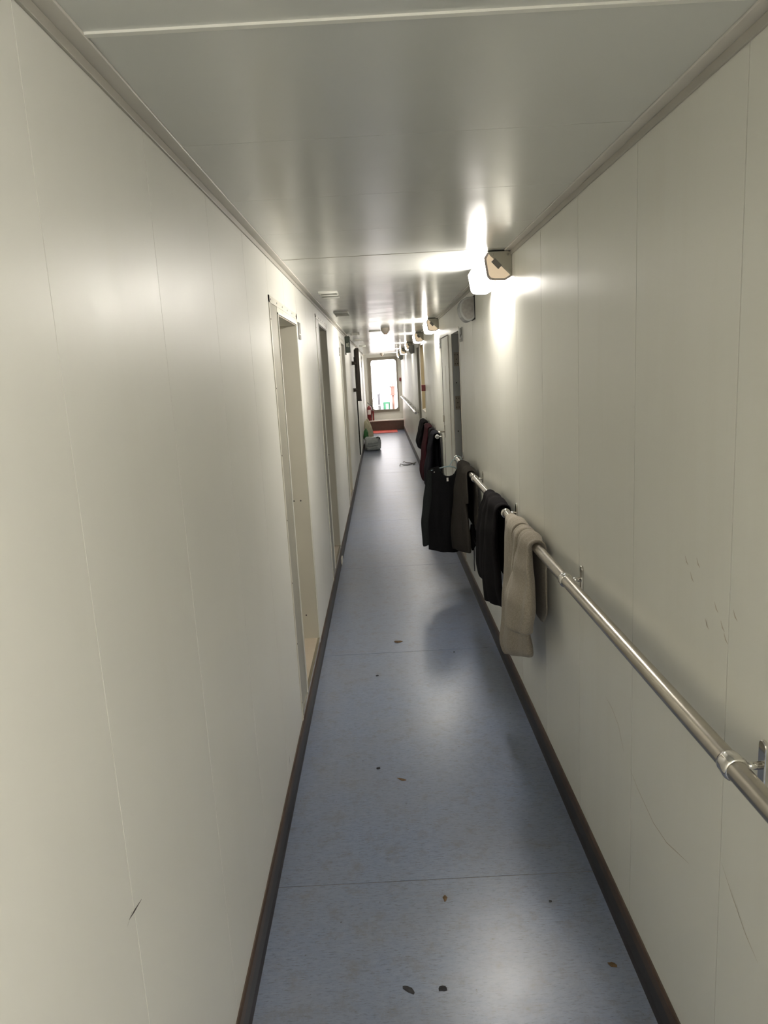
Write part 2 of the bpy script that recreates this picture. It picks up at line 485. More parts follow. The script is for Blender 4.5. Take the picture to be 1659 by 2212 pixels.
# fill between recess edge and the wall cut, part of the frames
for nm, y0, y1 in (('frame_fill', 3.36, 3.52), ('frame_fill', 5.80, 5.95), ('frame_fill', 9.10, 9.29)):
    z1 = {3.36: 2.045, 5.80: 2.15, 9.10: 2.14}[y0]
    MB().box(XL-.05, XL-.004, y0, y1, .145, z1).build(nm, M['frame'], wl)
# door_4: a closed flush door with a dark seam, farther on the left
b = MB().box(XL, XL+.004, 14.12, 14.95, .20, 2.20)
d4 = struct(b.build('door_4', M['door']), 'closed flush door behind the dark pipe')
MB().box(XL, XL+.022, 14.08, 14.12, .20, 2.20).build('door_gap', M['dark'], d4)
b = MB().box(XL, XL+.010, 19.6, 19.66, .1, 2.20).box(XL, XL+.010, 20.5, 20.56, .1, 2.20).box(XL, XL+.010, 19.6, 20.56, 2.14, 2.20)
d5 = struct(b.build('door_5', M['trim']), 'farthest door frame on the left')
MB().box(XL, XL+.005, 19.66, 20.5, .1, 2.14).build('door_leaf', M['door'], d5)

# ------------------------------------------------------------------ doors, right side
b = MB(); y0, y1, z0, z1 = DR[0]
b.box(XR-.003, XR+.004, y0-.035, y0, z0, z1+.02)
d6 = struct(b.build('door_6', M['frame']), 'open doorway on the right with hinges on its far jamb')
b = MB().box(XR+.001, XR+.16, y1-.003, y1+.03, z0+.002, z1-.002); jamb = b.build('far_jamb', M['jamb'], d6)
MB().box(XR+.0605, XR+.16, y1-.012, y1-.002, z0+.002, z1-.002).build('jamb_gap', M['dark'], d6)
MB().box(XR-.002, XR+.012, y1, y1+.045, z0, z1+.02).build('jamb_trim', M['frame'], d6)
MB().box(XR+.001, XR+.16, y0-.03, y0+.003, z0+.002, z1-.002).build('near_jamb', M['jamb'], d6)
MB().box(XR-.002, XR+.16, y0+.004, y1-.004, z1-.003, z1+.03).build('door_head', M['frame'], d6)
MB().box(XR+.001, XR+1.2, y0+.004, y1-.004, z0-.02, z0+.003).build('door_sill', M['sill'], d6)
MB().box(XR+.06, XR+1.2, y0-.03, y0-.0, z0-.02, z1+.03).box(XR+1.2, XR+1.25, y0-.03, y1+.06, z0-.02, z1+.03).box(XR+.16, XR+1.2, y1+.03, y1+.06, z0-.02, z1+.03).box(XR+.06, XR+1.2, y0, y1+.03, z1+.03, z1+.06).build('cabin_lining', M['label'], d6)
for zz in (1.83, 1.44, .55):
    h = MB().box(XR+.014, XR+.060, y1-.006, y1-.003, zz-.062, zz+.062)
    hg = h.build('hinge', M['smoke'], d6)
    for dx, dz in ((.012, .04), (.034, .04), (.023, .0), (.012, -.04), (.034, -.04)):
        MB().lathe([(0, 0), (.0045, 0), (.0045, .001), (0, .001)], (XR+.014+dx, y1-.0070, zz+dz), 'Y', 8).build('screw', M['black'], hg)
for zz in (1.62, 1.18):
    MB().lathe([(0, 0), (.006, 0), (.006, .002), (0, .002)], (XR+.032, y1-.0045, zz), 'Y', 10).build('jamb_hole', M['black'], d6)
# closed door next to it
b = MB().box(XR-.004, XR, 7.06, 7.76, .10, 2.055)
d8 = struct(b.build('door_8', M['door']), 'closed flush door on the right with lever handle')
MB().box(XR-.006, XR, 7.76, 7.785, .10, 2.065).box(XR-.006, XR, 7.06, 7.785, 2.055, 2.066).build('door_gap', M['dark'], d8)
MB().box(XR-.007, XR, 7.02, 7.06, .10, 2.055).build('hinge_strip', M['trim'], d8, bevel=.003)
hp = MB().box(XR-.010, XR-.004, 7.68, 7.735, 1.04, 1.17).build('handle_plate', M['steel'], d8, bevel=.002)
MB().tube([(XR-.008, 7.71, 1.10), (XR-.062, 7.71, 1.10), (XR-.066, 7.70, 1.10), (XR-.066, 7.60, 1.098)], .010, 10).build('door_handle', M['chrome'], hp, smooth=True)
lk = MB().box(XR-.016, XR-.004, 7.70, 7.76, 1.20, 1.27).build('door_lock', M['steel'], d8, bevel=.003)
MB().box(XR-.0055, XR-.004, 7.38, 7.42, 1.55, 1.78).build('door_notice', M['trim'], d8)
# doorway farther on
b = MB(); y0, y1, z0, z1 = DR[1]
b.box(XR-.004, XR, y0-.06, y0, z0, z1+.06).box(XR-.004, XR, y0-.06, y1+.06, z1, z1+.06).box(XR-.004, XR, y1, y1+.06, z0, z1+.06)
d9 = struct(b.build('door_9', M['trim']), 'third doorway on the right')
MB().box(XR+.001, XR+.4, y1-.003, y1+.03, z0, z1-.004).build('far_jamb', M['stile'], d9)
MB().box(XR+.001, XR+.4, y0-.03, y0+.003, z0, z1).box(XR+.001, XR+.4, y0+.003, y1-.003, z1-.003, z1+.03).box(XR+.4, XR+.43, y0, y1, z0, z1).box(XR+.001, XR+.4, y0+.003, y1-.003, z0-.02, z0+.003).build('recess_lining', M['recess'], d9)
# recessed cabinet
y0, y1, z0, z1 = HATCH
c = thing('recessed_cabinet', 'recessed tan-lined wall cabinet above the black clothes on the far right', 'cabinet', (XR, y0, z0))
b = MB()
b.box(XR+.001, XR+.20, y1-.003, y1+.02, z0, z1).box(XR+.001, XR+.20, y0-.02, y0+.003, z0, z1).box(XR+.001, XR+.20, y0+.003, y1-.003, z1-.003, z1+.02).box(XR+.20, XR+.22, y0-.02, y1+.02, z0-.02, z1+.02)
b.build('cabinet_lining', M['tan'], c)
MB().prism([(XR+.001, z0-.02), (XR+.001, z0+.003), (XR+.20, z0+.05), (XR+.20, z0-.02)], 'Y', y0+.003, y1-.003).build('cabinet_sill', M['trim'], c)
MB().box(XR-.005, XR, y0-.03, y0, z0-.03, z1+.03).box(XR-.005, XR, y1, y1+.03, z0-.03, z1+.03).box(XR-.005, XR, y0, y1, z0-.03, z0).box(XR-.005, XR, y0, y1, z1, z1+.03).build('cabinet_frame', M['trim'], c)

# ------------------------------------------------------------------ wall lamps
PROF = [(.546, 2.285), (.531, 2.262), (.540, 2.195), (.545, 2.172), (.556, 2.160), (.575, 2.155), (.630, 2.153), (.655, 2.166), (.662, 2.172), (.662, 2.285)]
def wall_lamp(Y, label, glow='lampon'):
    root = thing('wall_lamp', label, 'lamp', (XR, Y, 2.17), 'corner lamps along the right wall')
    L = .65
    MB().prism(PROF[:9] + [(.560, 2.285)], 'Y', Y+.012, Y+L-.012).build('diffuser', M[glow], root)
    MB().prism([(.560, 2.2925), (.662, 2.2925), (.662, 2.172), (.6605, 2.172), (.560, 2.2865)], 'Y', Y+.02, Y+L-.02).build('housing', M['lampplate'], root)
    cx, cz = .603, 2.222
    for ye, sgn in ((Y, -1), (Y+L, 1)):
        a = ye; bb = ye - sgn*.012
        e = MB().prism(PROF, 'Y', min(a, bb), max(a, bb))
        cap = e.build('end_cap', M['lamprim'], root)
        inn = [(cx+(x-cx)*.86, cz+(z-cz)*.86) for x, z in PROF[:9]]
        MB().prism([(.553, 2.278)] + inn[1:8] + [(.656, 2.180)], 'Y', min(a, a+sgn*.0012), max(a, a+sgn*.0012)).build('translucent_panel', M['lampcap'], cap)
        MB().prism([(.550, 2.287), (.561, 2.268), (.586, 2.245), (.655, 2.176), (.6625, 2.174), (.6625, 2.281), (.652, 2.281), (.646, 2.287)], 'Y', min(a+sgn*.0012, a+sgn*.003), max(a+sgn*.0012, a+sgn*.003)).build('end_plate', M['lampplate'], cap)
        u = Vector((.056, -.060)).normalized(); w = Vector((-u.y, u.x))
        c0 = Vector((.590, 2.232))
        q = [c0-u*.024-w*.013, c0+u*.024-w*.013, c0+u*.024+w*.012, c0-u*.024+w*.012]
        MB().prism([tuple(p) for p in q], 'Y', min(a+sgn*.003, a+sgn*.004), max(a+sgn*.003, a+sgn*.004)).build('rating_label', M['label'], cap)
        for px, pz in ((.572, 2.275), (.646, 2.271), (.652, 2.200)):
            MB().lathe([(0, 0), (.006, 0), (.005, sgn*.002), (0, sgn*.0025)], (px, a+sgn*.003, pz), 'Y', 10).build('screw', M['lampplate'], cap, smooth=True)
    MB().box(.549, .6625, Y-.001, Y+L+.001, 2.2868, 2.2915).box(.6622, .6629, Y-.001, Y+L+.001, 2.172, 2.2868).build('gasket', M['black'], root)
    return root
lamp_labels = ['lit corner lamp nearest the viewer in the photo, large, above the clothes rail',
               'second lit corner lamp, beyond the grey speaker and above the closed door',
               'third lit corner lamp, above the recessed cabinet',
               'fourth lit corner lamp, half hidden behind the dark wall speaker',
               'fifth lit corner lamp, small, above the far handrail',
               'farthest lit corner lamp, next to the end wall']
for Y, lb in zip((3.65, 8.05, 10.8, 14.3, 17.9, 21.2), lamp_labels): wall_lamp(Y, lb, 'lampon' if Y < 9 else 'lampfar')
wall_lamp(-.85, 'lit corner lamp behind the viewer', 'lampboost')
wall_lamp(-2.3, 'added unseen corner lamp that brightens the near end of the passage', 'lampboost')  # extra lamp out of view, added to brighten the near end

# ------------------------------------------------------------------ wall speakers
def speaker(Y, label, face):
    root = thing('wall_speaker', label, 'speaker', (XR, Y, 2.07), 'wedge wall speakers on the right wall')
    L = .17
    prof = [(XR-.004, 2.215), (.612, 2.213), (.583, 2.200), (.566, 2.178), (.560, 2.150), (.562, 2.120), (.575, 2.088), (.596, 2.062), (.618, 2.054), (.640, 2.060), (XR-.004, 2.076)]
    MB().prism(prof, 'Y', Y, Y+L).build('speaker_body', M['spkgrey'], root, bevel=.006)
    cx, cz = .63, 2.14
    sm = [(min(XR-.012, cx+(x-cx)*.82 if x < XR-.01 else XR-.012), cz+(z-cz)*.84) for x, z in prof]
    MB().prism(sm, 'Y', Y-.002, Y).build('speaker_side', face, root)
    MB().box(XR-.004, XR-.0002, Y-.004, Y+L+.004, 2.066, 2.222).build('gasket', M['black'], root)
    return root
speaker(5.04, 'light grey wall speaker just beyond the nearest lamp', M['spkface'])
speaker(13.75, 'dark grey wall speaker before the fourth lamp', M['spkgrey'])
speaker(20.6, 'small far grey wall speaker under the fifth lamp', M['spkgrey'])

# ------------------------------------------------------------------ ceiling fittings
def vent(x, Y, label, W=.13, L=.33):
    root = thing('ceiling_vent', label, 'vent', (x, Y, ZC), 'slotted ceiling vents on the left')
    MB().box(x, x+W, Y, Y+L, ZC-.006, ZC).build('vent_plate', M['vent'], root, bevel=.002)
    MB().box(x+.01, x+W-.01, Y+.03, Y+L-.03, ZC-.008, ZC-.006).build('vent_slot', M['slot'], root)
    for yy in (Y+.008, Y+L*.5, Y+L-.008):
        MB().tube([(x+.002, yy, ZC-.010), (x+W-.002, yy, ZC-.010)], .007, 10).build('vent_slat', M['vent'], root, smooth=True)
    MB().lathe([(0, 0), (.006, 0), (.006, -.01), (0, -.012)], (x+W-.004, Y+.04, ZC-.006), 'Z', 10).build('vent_knob', M['vent'], root, smooth=True)
for Y, lb in ((4.99, 'white slotted ceiling vent nearest the viewer, above the first doorway'),
              (6.62, 'second white slotted ceiling vent, above the second doorway'),
              (10.15, 'third ceiling vent, just before the dark green box'),
              (12.0, 'fourth ceiling vent, just past the dark green box'),
              (14.8, 'fifth and farthest ceiling vent, above the dark pipe')):
    vent(-.378, Y, lb)
root = thing('ceiling_plate', 'small shiny plate on the ceiling left of the smoke detector', 'plate', (-.11, 9.85, ZC))
MB().box(-.113, .043, 9.85, 10.02, ZC-.006, ZC).build('plate', M['vent'], root, bevel=.002)
MB().tube([(-.11, 9.86, ZC-.009), (.04, 9.86, ZC-.009)], .005, 8).build('plate_lip', M['vent'], root, smooth=True)
def smoke(x, Y, label):
    root = thing('smoke_detector', label, 'detector', (x, Y, ZC), 'smoke detectors on the ceiling')
    MB().lathe([(0, 0), (.056, 0), (.056, -.030), (.050, -.040), (0, -.040)], (x, Y, ZC), 'Z', 28).build('detector_base', M['smoke'], root, auto=.6)
    MB().lathe([(0, 0), (.044, 0), (.036, -.020), (.022, -.030), (0, -.030)], (x, Y, ZC-.040), 'Z', 28).build('detector_head', M['smoke'], root, auto=.6)
    MB().lathe([(0, 0), (.022, 0), (.018, -.008), (0, -.009)], (x, Y, ZC-.070), 'Z', 20).build('detector_eye', M['smokeb'], root, auto=.6)
smoke(.101, 9.40, 'beige smoke detector hanging mid passage, the nearer one')
smoke(.095, 21.7, 'small smoke detector in front of the end wall')

# ------------------------------------------------------------------ dark green box, pipe, plates
root = thing('exit_sign_box', 'dark green box sign with pale pictogram, high on the left wall', 'sign', (XL, 10.5, 2.04))
MB().box(XL, -.392, 10.5, 10.56, 2.047, 2.266).build('sign_box', M['greenbox'], root, bevel=.003)
pc = MB()
pc.box(-.448, -.428, 10.498, 10.5, 2.130, 2.178).box(-.424, -.418, 10.498, 10.5, 2.125, 2.182).box(-.418, -.406, 10.498, 10.5, 2.125, 2.134).box(-.418, -.406, 10.498, 10.5, 2.174, 2.184).box(-.411, -.404, 10.498, 10.5, 2.125, 2.184)
pc.build('pictogram', M['picto'], root)
MB().tube([(XL, 10.53, 2.270), (-.40, 10.53, 2.270)], .006, 8).build('hanging_rod', M['black'], root, smooth=True)
MB().lathe([(.0, 0), (.010, .002), (.014, .010), (.010, .018), (0, .020)], (-.436, 10.53, 2.266), 'Z', 14).build('rod_knob', M['chrome'], root, smooth=True)
MB().box(XL, XL+.012, 10.5, 10.56, 2.020, 2.047).build('lower_tab', M['greenbox'], root)

root = thing('wall_pipe', 'dark brown vertical pipe held off the left wall by two brackets', 'pipe', (XL, 12.75, 1.29))
PX = -.373
MB().lathe([(0, 1.29), (.032, 1.29), (.036, 1.296), (.036, 2.165), (.029, 2.178), (0, 2.178)], (PX, 12.75, 0), 'Z', 20).build('pipe_tube', M['pipe'], root, auto=.7)
MB().lathe([(0, 1.284), (.041, 1.284), (.041, 1.302), (0, 1.302)], (PX, 12.75, 0), 'Z', 20).build('pipe_rim', M['black'], root, auto=.7)
for zz in (1.93, 1.475):
    bk = MB().tube([(XL, 12.75, zz), (PX, 12.75, zz)], .030, 12).build('pipe_bracket', M['pipe'], root, smooth=True)
    MB().lathe([(0, 0), (.034, 0), (.034, .008), (0, .008)], (XL, 12.75, zz), 'X', 16).build('bracket_flange', M['pipe'], bk, auto=.6)
MB().tube([(-.425, 12.75, 1.94), (-.425, 12.75, 2.03)], .008, 8).build('pipe_lever', M['black'], root, smooth=True)

def plate(X, s, y0, y1, z0, z1, label, th=.006):
    root = thing('number_plate', label, 'sign', (X, y0, z0), 'small grey plates beside the doors')
    xa, xb = sorted((X, X-s*th))
    MB().box(xa, xb, y0, y1, z0, z1).build('plate_base', M['spkgrey'], root, bevel=.001)
    xa, xb = sorted((X-s*th, X-s*(th+.001)))
    b = MB()
    b.box(xa, xb, y0+(y1-y0)*.08, y0+(y1-y0)*.32, z0+(z1-z0)*.42, z0+(z1-z0)*.95)
    b.box(xa, xb, y0+(y1-y0)*.38, y0+(y1-y0)*.60, z0+(z1-z0)*.30, z0+(z1-z0)*.52)
    b.build('plate_print', M['black'], root)
    MB().box(xa, xb, y0+(y1-y0)*.10, y1-(y1-y0)*.10, z0+(z1-z0)*.05, z0+(z1-z0)*.22).build('plate_stripe', M['label'], root)
    return root
def plate_dark(X, s, y0, y1, z0, z1, label):
    root = thing('number_plate', label, 'sign', (X, y0, z0), 'small grey plates beside the doors')
    xa, xb = sorted((X, X-s*.006))
    MB().box(xa, xb, y0, y1, z0, z1).build('plate_base', M['label'], root, bevel=.001)
    xa, xb = sorted((X-s*.006, X-s*.007))
    MB().box(xa, xb, y0+.01, y1-.01, z0+(z1-z0)*.27, z0+(z1-z0)*.33).build('plate_line', M['vent'], root)
plate(XR, 1, 5.83, 6.04, 1.955, 2.063, 'grey plate on the right wall before the open doorway')
plate(XR, 1, 7.89, 8.03, 1.965, 2.075, 'grey plate on the right wall past the closed door')
plate_dark(XL, -1, 4.40, 4.50, 1.968, 2.066, 'dark plate on the left wall beside the first doorway')
plate_dark(XL, -1, 8.82, 8.92, 1.968, 2.066, 'dark plate on the left wall before the third doorway')
plate_dark(XL, -1, 19.3, 19.45, 1.90, 2.06, 'tiny dark plate far down the left wall')

def call_point(x0, x1, y0, y1, z, label):
    root = thing('fire_call_point', label, 'alarm', (x1, y0, z-.045), 'red fire call points')
    MB().box(x0, x1, y0, y1, z-.046, z+.046).build('call_box', M['red'], root, bevel=.004)
    MB().box(x0+.012, x1-.012, y0-.001, y0, z-.006, z+.006).build('call_slot', M['extred'], root)
call_point(.606, XR, 10.84, 10.92, 1.49, 'red fire call point sticking out beside the recessed cabinet')
call_point(.600, .655, 22.68, YE, 1.51, 'small red call point on the end wall right of the deck door')

# ------------------------------------------------------------------ handrails
RX, RZ, RR = .603, 1.012, .020
def handrail(y0, y1, brs, label, cap_near=True):
    root = thing('handrail', label, 'handrail', (XR, y0, RZ), 'steel handrails on the right wall')
    MB().tube([(RX, y0, RZ), (RX, y1, RZ)], RR, 28).build('rail_tube', M['steel'], root, auto=.7)
    if cap_near:
        MB().lathe([(0, -.006), (RR*.9, -.006), (RR*1.08, -.002), (RR*1.08, .012), (RR, .014)], (RX, y0, RZ), 'Y', 24).build('end_cap', M['spkgrey'], root, auto=.6)
    MB().lathe([(RR, -.014), (RR*1.08, -.012), (RR*1.08, .002), (0, .006)], (RX, y1, RZ), 'Y', 24).build('end_cap', M['spkgrey'], root, auto=.6)
    for y in brs:
        c = MB().lathe([(RR*1.0, -.019), (RR*1.16, -.017), (RR*1.26, -.010), (RR*1.20, 0), (RR*1.20, .010), (RR*1.14, .017), (RR*1.0, .019)], (RX, y, RZ), 'Y', 28).build('bracket_collar', M['chrome'], root, smooth=True)
        c2 = MB().tube([(RX+.018, y, RZ-.002), (XR-.008, y, RZ-.002)], .0075, 14).build('bracket_stem', M['chrome'], c, smooth=True)
        pl = rounded(y-.0125, y+.0125, RZ-.047, RZ+.047, .012, 5)
        MB().prism([(a, b2) for a, b2 in pl], 'X', XR-.008, XR).build('wall_plate', M['chrome'], c, bevel=.002)
    return root
handrail(-1.6, 6.08, (-1.2, 0.0, 1.21, 2.42, 3.64, 4.86, 6.04), 'brushed steel handrail nearest the viewer with clothes hung over it', False)
handrail(8.08, 11.15, (8.12, 9.06, 10.02, 10.98), 'middle steel handrail loaded with dark clothes')
handrail(12.95, 22.0, [13.1+1.1*i for i in range(9)], 'farthest empty steel handrail reaching to the end wall')

# ------------------------------------------------------------------ cloth
def interp(rows, z):
    """rows: list of (s, values...) sorted by s"""
    if z <= rows[0][0]: return rows[0][1:]
    for a, b in zip(rows[:-1], rows[1:]):
        if z <= b[0]:
            t = (z-a[0])/(b[0]-a[0]); t = t*t*(3-2*t)
            return tuple(p+(q-p)*t for p, q in zip(a[1:], b[1:]))
    return rows[-1][1:]
def drape(mb, rows_front, rows_back, rx=RX, rz=RZ, gap=.004, amp=.006, k=2.5, ph=0., seg=36, wob=1., slope=0.):
    """A soft cloth tube: up from the front hem, over the rail, down to the back hem.
    rows_*: (z, y_near, y_far, x_shift, half_thickness, tilt) from hem to rail level."""
    rings = []
    rf = sorted(rows_front); rb = sorted(rows_back)
    zf0 = rf[0][0]; zb0 = rb[0][0]
    st = []
    n1 = 26
    for i in range(n1+1):
        z = zf0+(rz-zf0)*i/n1
        y0, y1, dx, th, tilt = interp(rf, z)
        st.append(('f', z, y0, y1, dx, th, tilt))
    arc = 9
    fr = interp(rf, rz); bk = interp(rb, rz)
    for i in range(1, arc):
        st.append(('a', i/arc, fr, bk))
    n2 = 16
    for i in range(n2+1):
        z = rz-(rz-zb0)*i/n2
        y0, y1, dx, th, tilt = interp(rb, z)
        st.append(('b', z, y0, y1, dx, th, tilt))
    N = len(st)
    for si, s in enumerate(st):
        if s[0] == 'f':
            _, z, y0, y1, dx, th, tilt = s
            r = RR+gap+th; cx, cz, nx, nz = rx-r-dx, z, -1, 0
            hemk = min(1, (z-zf0)/.25)
        elif s[0] == 'a':
            t = s[1]; y0, y1, dx, th, tilt = [p+(q-p)*t for p, q in zip(s[2], s[3])]
            r = RR+gap+th; a = PI*(1-t)
            nx, nz = math.cos(a), math.sin(a)
            cx, cz = rx+nx*r - (s[2][2]*(1-t) - s[3][2]*t)*1, rz+nz*r
            hemk = 0
        else:
            _, z, y0, y1, dx, th, tilt = s
            r = RR+gap+th; cx, cz, nx, nz = rx+r+dx, z, 1, 0
            hemk = 0
        w = (y1-y0)/2; yc = (y1+y0)/2
        ring = []
        endf = 1.0
        if si == 0 or si == N-1: endf = .55
        for j in range(seg):
            a = 2*PI*j/seg
            c, sn = math.cos(a), math.sin(a)
            yy = w*math.copysign(abs(c)**.8, c)
            off = th*endf*math.copysign(abs(sn)**.7, sn)
            u = yy/max(w, 1e-4)
            fold = amp*(math.sin(k*PI*u+ph+wob*.9*math.sin(cz*3+ph)) + .45*math.sin(k*2.3*PI*u+ph*1.7+wob*1.4*cz*2)) * (1-.5*abs(u)**3)
            fold += .35*amp*noise.noise(Vector((yc+yy, cz*1.4, ph))*9)
            if s[0] == 'a': fold *= .75
            if s[0] == 'b': fold = abs(fold)*-.25 if fold > 0 else fold*.15
            jit = .25*amp*math.sin(cz*31+ph)*abs(u)**3
            o = off+fold
            sl = slope*u if s[0] == 'f' else 0
            zz = cz+nz*o + (sl*(1-hemk) if s[0] == 'f' else 0)
            ring.append((cx+nx*o + tilt*(-yy), yc+yy+jit, zz))
        rings.append(ring)
    # drawn-in, hollow hems
    def inset(ring, d):
        c = sum((Vector(p) for p in ring), Vector())/len(ring)
        return [tuple(c+(Vector(p)-c)*.72+Vector((0, 0, d))) for p in ring]
    rings = [inset(rings[0], .012)] + rings + [inset(rings[-1], .012)]
    mb.ring_loft(rings, True, True)
    return mb
# rows: (z, y_near, y_far, dx, th, tilt)
# --- grey sweatpants
p = MB()
drape(p, [(.415, 3.04, 3.36, -.012, .022, .18), (.46, 2.99, 3.40, -.010, .028, .15), (.60, 2.98, 3.41, -.004, .022, .09), (.85, 3.03, 3.43, .002, .014, .02), (1.02, 3.00, 3.47, .0, .009, 0)],
      [(.68, 3.05, 3.38, .0, .008, 0), (.80, 2.95, 3.42, .0, .009, 0), (1.02, 3.00, 3.47, 0, .007, 0)], amp=.012, k=1.6, ph=.6, slope=-.055)
drape(p, [(.635, 2.84, 2.98, .020, .018, .10), (.67, 2.77, 3.04, .026, .036, .10), (.77, 2.74, 3.09, .016, .034, .07), (.90, 2.80, 3.11, .006, .022, .03), (1.02, 2.87, 3.06, .0, .013, 0)],
      [(.66, 2.96, 3.1, .002, .012, 0), (.74, 2.86, 3.12, .0, .010, 0), (.85, 2.87, 3.12, .0, .010, 0), (1.02, 2.86, 3.10, 0, .008, 0)], amp=.010, k=1.5, ph=2.2, slope=-.02)
drape(p, [(.66, 3.06, 3.12, .018, .010, 0), (.85, 3.05, 3.14, .022, .014, 0), (1.02, 3.06, 3.15, .004, .015, 0)],
      [(.90, 3.06, 3.14, .0, .006, 0), (1.02, 3.06, 3.15, 0, .009, 0)], amp=.003, k=1.3, ph=4.0)
drape(p, [(.60, 3.15, 3.20, .012, .010, 0), (.85, 3.15, 3.22, .018, .013, 0), (1.02, 3.19, 3.28, .003, .014, 0)],
      [(.90, 3.19, 3.27, .0, .006, 0), (1.02, 3.19, 3.28, 0, .009, 0)], amp=.003, k=1.3, ph=1.0)
gp = tag(p.build('sweatpants', M['clGrey'], smooth=True, subsurf=1), 'light grey marl sweatpants folded over the nearest handrail', 'trousers', 'clothes hung on the near handrail')
set_origin(gp, (RX, 3.1, .37))
sm = MB().tube([(.556, 3.27, .40), (.546, 3.265, .44), (.542, 3.26, .50), (.541, 3.255, .58)], .0016, 6)
sm.build('leg_seam', M['label'], gp, smooth=True)
# --- black pants
p = MB()
drape(p, [(.465, 3.90, 4.42, -.010, .016, .05), (.56, 3.85, 4.46, -.004, .020, .03), (.75, 3.80, 4.46, .002, .018, 0), (.90, 3.78, 4.34, .002, .014, 0), (1.02, 3.72, 4.18, 0, .009, 0)],
      [(.60, 3.8, 4.2, 0, .007, 0), (1.02, 3.72, 4.18, 0, .008, 0)], amp=.008, k=2.2, ph=.3)
drape(p, [(.455, 3.62, 4.08, -.006, .018, .10), (.60, 3.62, 4.08, .004, .022, .06), (.85, 3.66, 4.05, .008, .018, 0), (1.02, 3.67, 4.02, .004, .012, 0)],
      [(.60, 3.7, 4.0, 0, .007, 0), (1.02, 3.67, 4.02, 0, .008, 0)], amp=.007, k=1.7, ph=1.9, slope=-.05)
bp = tag(p.build('sweatpants', M['clBlack'], smooth=True, subsurf=1), 'black trousers hung over the near handrail behind the light grey sweatpants', 'trousers', 'clothes hung on the near handrail')
set_origin(bp, (RX, 4.0, .42))
# --- charcoal hoodie like garment
p = MB()
drape(p, [(.375, 5.12, 5.66, .006, .024, .13), (.50, 5.10, 5.66, .006, .028, .12), (.80, 5.10, 5.62, .004, .024, .06), (1.02, 5.12, 5.66, 0, .011, 0)],
      [(.60, 5.2, 5.6, 0, .007, 0), (1.02, 5.12, 5.66, 0, .008, 0)], amp=.008, k=1.6, ph=1.1, slope=-.045)
drape(p, [(.80, 5.05, 5.2, 0, .012, 0), (1.02, 5.06, 5.3, .002, .012, 0)],
      [(.615, 5.06, 5.16, -.004, .008, 0), (.68, 5.00, 5.20, -.002, .010, 0), (.85, 4.98, 5.26, .0, .010, 0), (1.02, 5.06, 5.3, 0, .009, 0)], amp=.005, k=1.2, ph=2.6)
dg = tag(p.build('sweatshirt', M['clChar'], smooth=True, subsurf=1), 'dark grey brown sweatshirt over the near handrail, in front of the hanger', 'sweatshirt', 'clothes hung on the near handrail')
set_origin(dg, (RX, 5.35, .36))
# drawstring tail hanging at the back
t = MB()
t.tube([(.618, 5.22, .62), (.622, 5.20, .55), (.618, 5.19, .48), (.612, 5.2, .43)], [.012, .028, .026, .006], 10)
t.build('waist_tail', M['clBlack'], dg, smooth=True)
t = MB()
t.tube([(.622, 5.20, .50), (.624, 5.20, .40), (.622, 5.20, .33), (.624, 5.20, .27)], .0035, 8)
t.tube([(.622, 5.17, .55), (.640, 5.10, .515), (.646, 4.98, .505), (.648, 4.88, .51)], .0022, 6)
t.tube([(.620, 5.16, .51), (.636, 5.08, .475), (.646, 4.96, .475), (.650, 4.86, .50)], .0022, 6)
t.build('drawstring', M['cord'], dg, smooth=True)

# --- black long sleeved shirt on a hanger, hung across the passage
SY = 5.90
def shirt_y(x): return SY + (x-.50)*.30
def top_z(x):
    """shoulder and neckline height across the shirt"""
    pts = [(.345, .915), (.36, .938), (.375, .950), (.41, .958), (.438, .963), (.455, .935), (.475, .900), (.495, .888), (.525, .885), (.55, .890), (.57, .905), (.588, .935), (.60, .945), (.65, .93)]
    for a, c in zip(pts[:-1], pts[1:]):
        if x <= c[0]:
            t = max(0, (x-a[0])/(c[0]-a[0])); return a[1]+(c[1]-a[1])*t + (.011 if x < .44 else 0)
    return pts[-1][1]
def bot_z(x):
    t = (x-.33)/.31
    return .292 - .045*math.sin(min(1, max(0, t*1.25))*PI/2)
root = thing('shirt', 'black long-sleeved shirt on a pale blue hanger at the end of the near handrail', 'shirt', (.50, SY, .25), 'clothes hung on the near handrail')
b = MB(); NX, NZ = 44, 34
grid = {}
for side in (-1, 1):
    for i in range(NX+1):
        u = i/NX
        for j in range(NZ+1):
            v = j/NZ
            xt = .347+(.640-.347)*u; xb = .326+(.640-.326)*u
            zt, zb = top_z(xt), bot_z(xb)
            z = zt+(zb-zt)*v
            x = xt+(xb-xt)*v
            lens = math.sin(PI*u)**.5 if 0 < u < 1 else 0
            th = .0085 + .026*lens*min(1, .25+v*1.3)
            fold = .010*v*math.sin(u*17+1.2*math.sin(v*4)) + .006*math.sin(u*9+v*6) + .008*noise.noise(Vector((x*9, z*5, 3)))
            y = shirt_y(x)+side*th*(lens if 0 < u < 1 else 0)+fold*lens
            grid[(side, i, j)] = (x, y, z)
vs = []; idx = {}
for s in (-1, 1):
    for i in range(NX+1):
        for j in range(NZ+1):
            idx[(s, i, j)] = len(vs); vs.append(grid[(s, i, j)])
fs = []
for s in (-1, 1):
    for i in range(NX):
        for j in range(NZ):
            fs.append((idx[(s, i, j)], idx[(s, i+1, j)], idx[(s, i+1, j+1)], idx[(s, i, j+1)]))
for j in range(NZ):
    for i in (0, NX):
        fs.append((idx[(-1, i, j)], idx[(-1, i, j+1)], idx[(1, i, j+1)], idx[(1, i, j)]))
for i in range(NX):
    fs.append((idx[(-1, i, 0)], idx[(-1, i+1, 0)], idx[(1, i+1, 0)], idx[(1, i, 0)]))
b.add(vs, fs)
body = b.build('shirt_body', M['clShirt'], root, smooth=True)
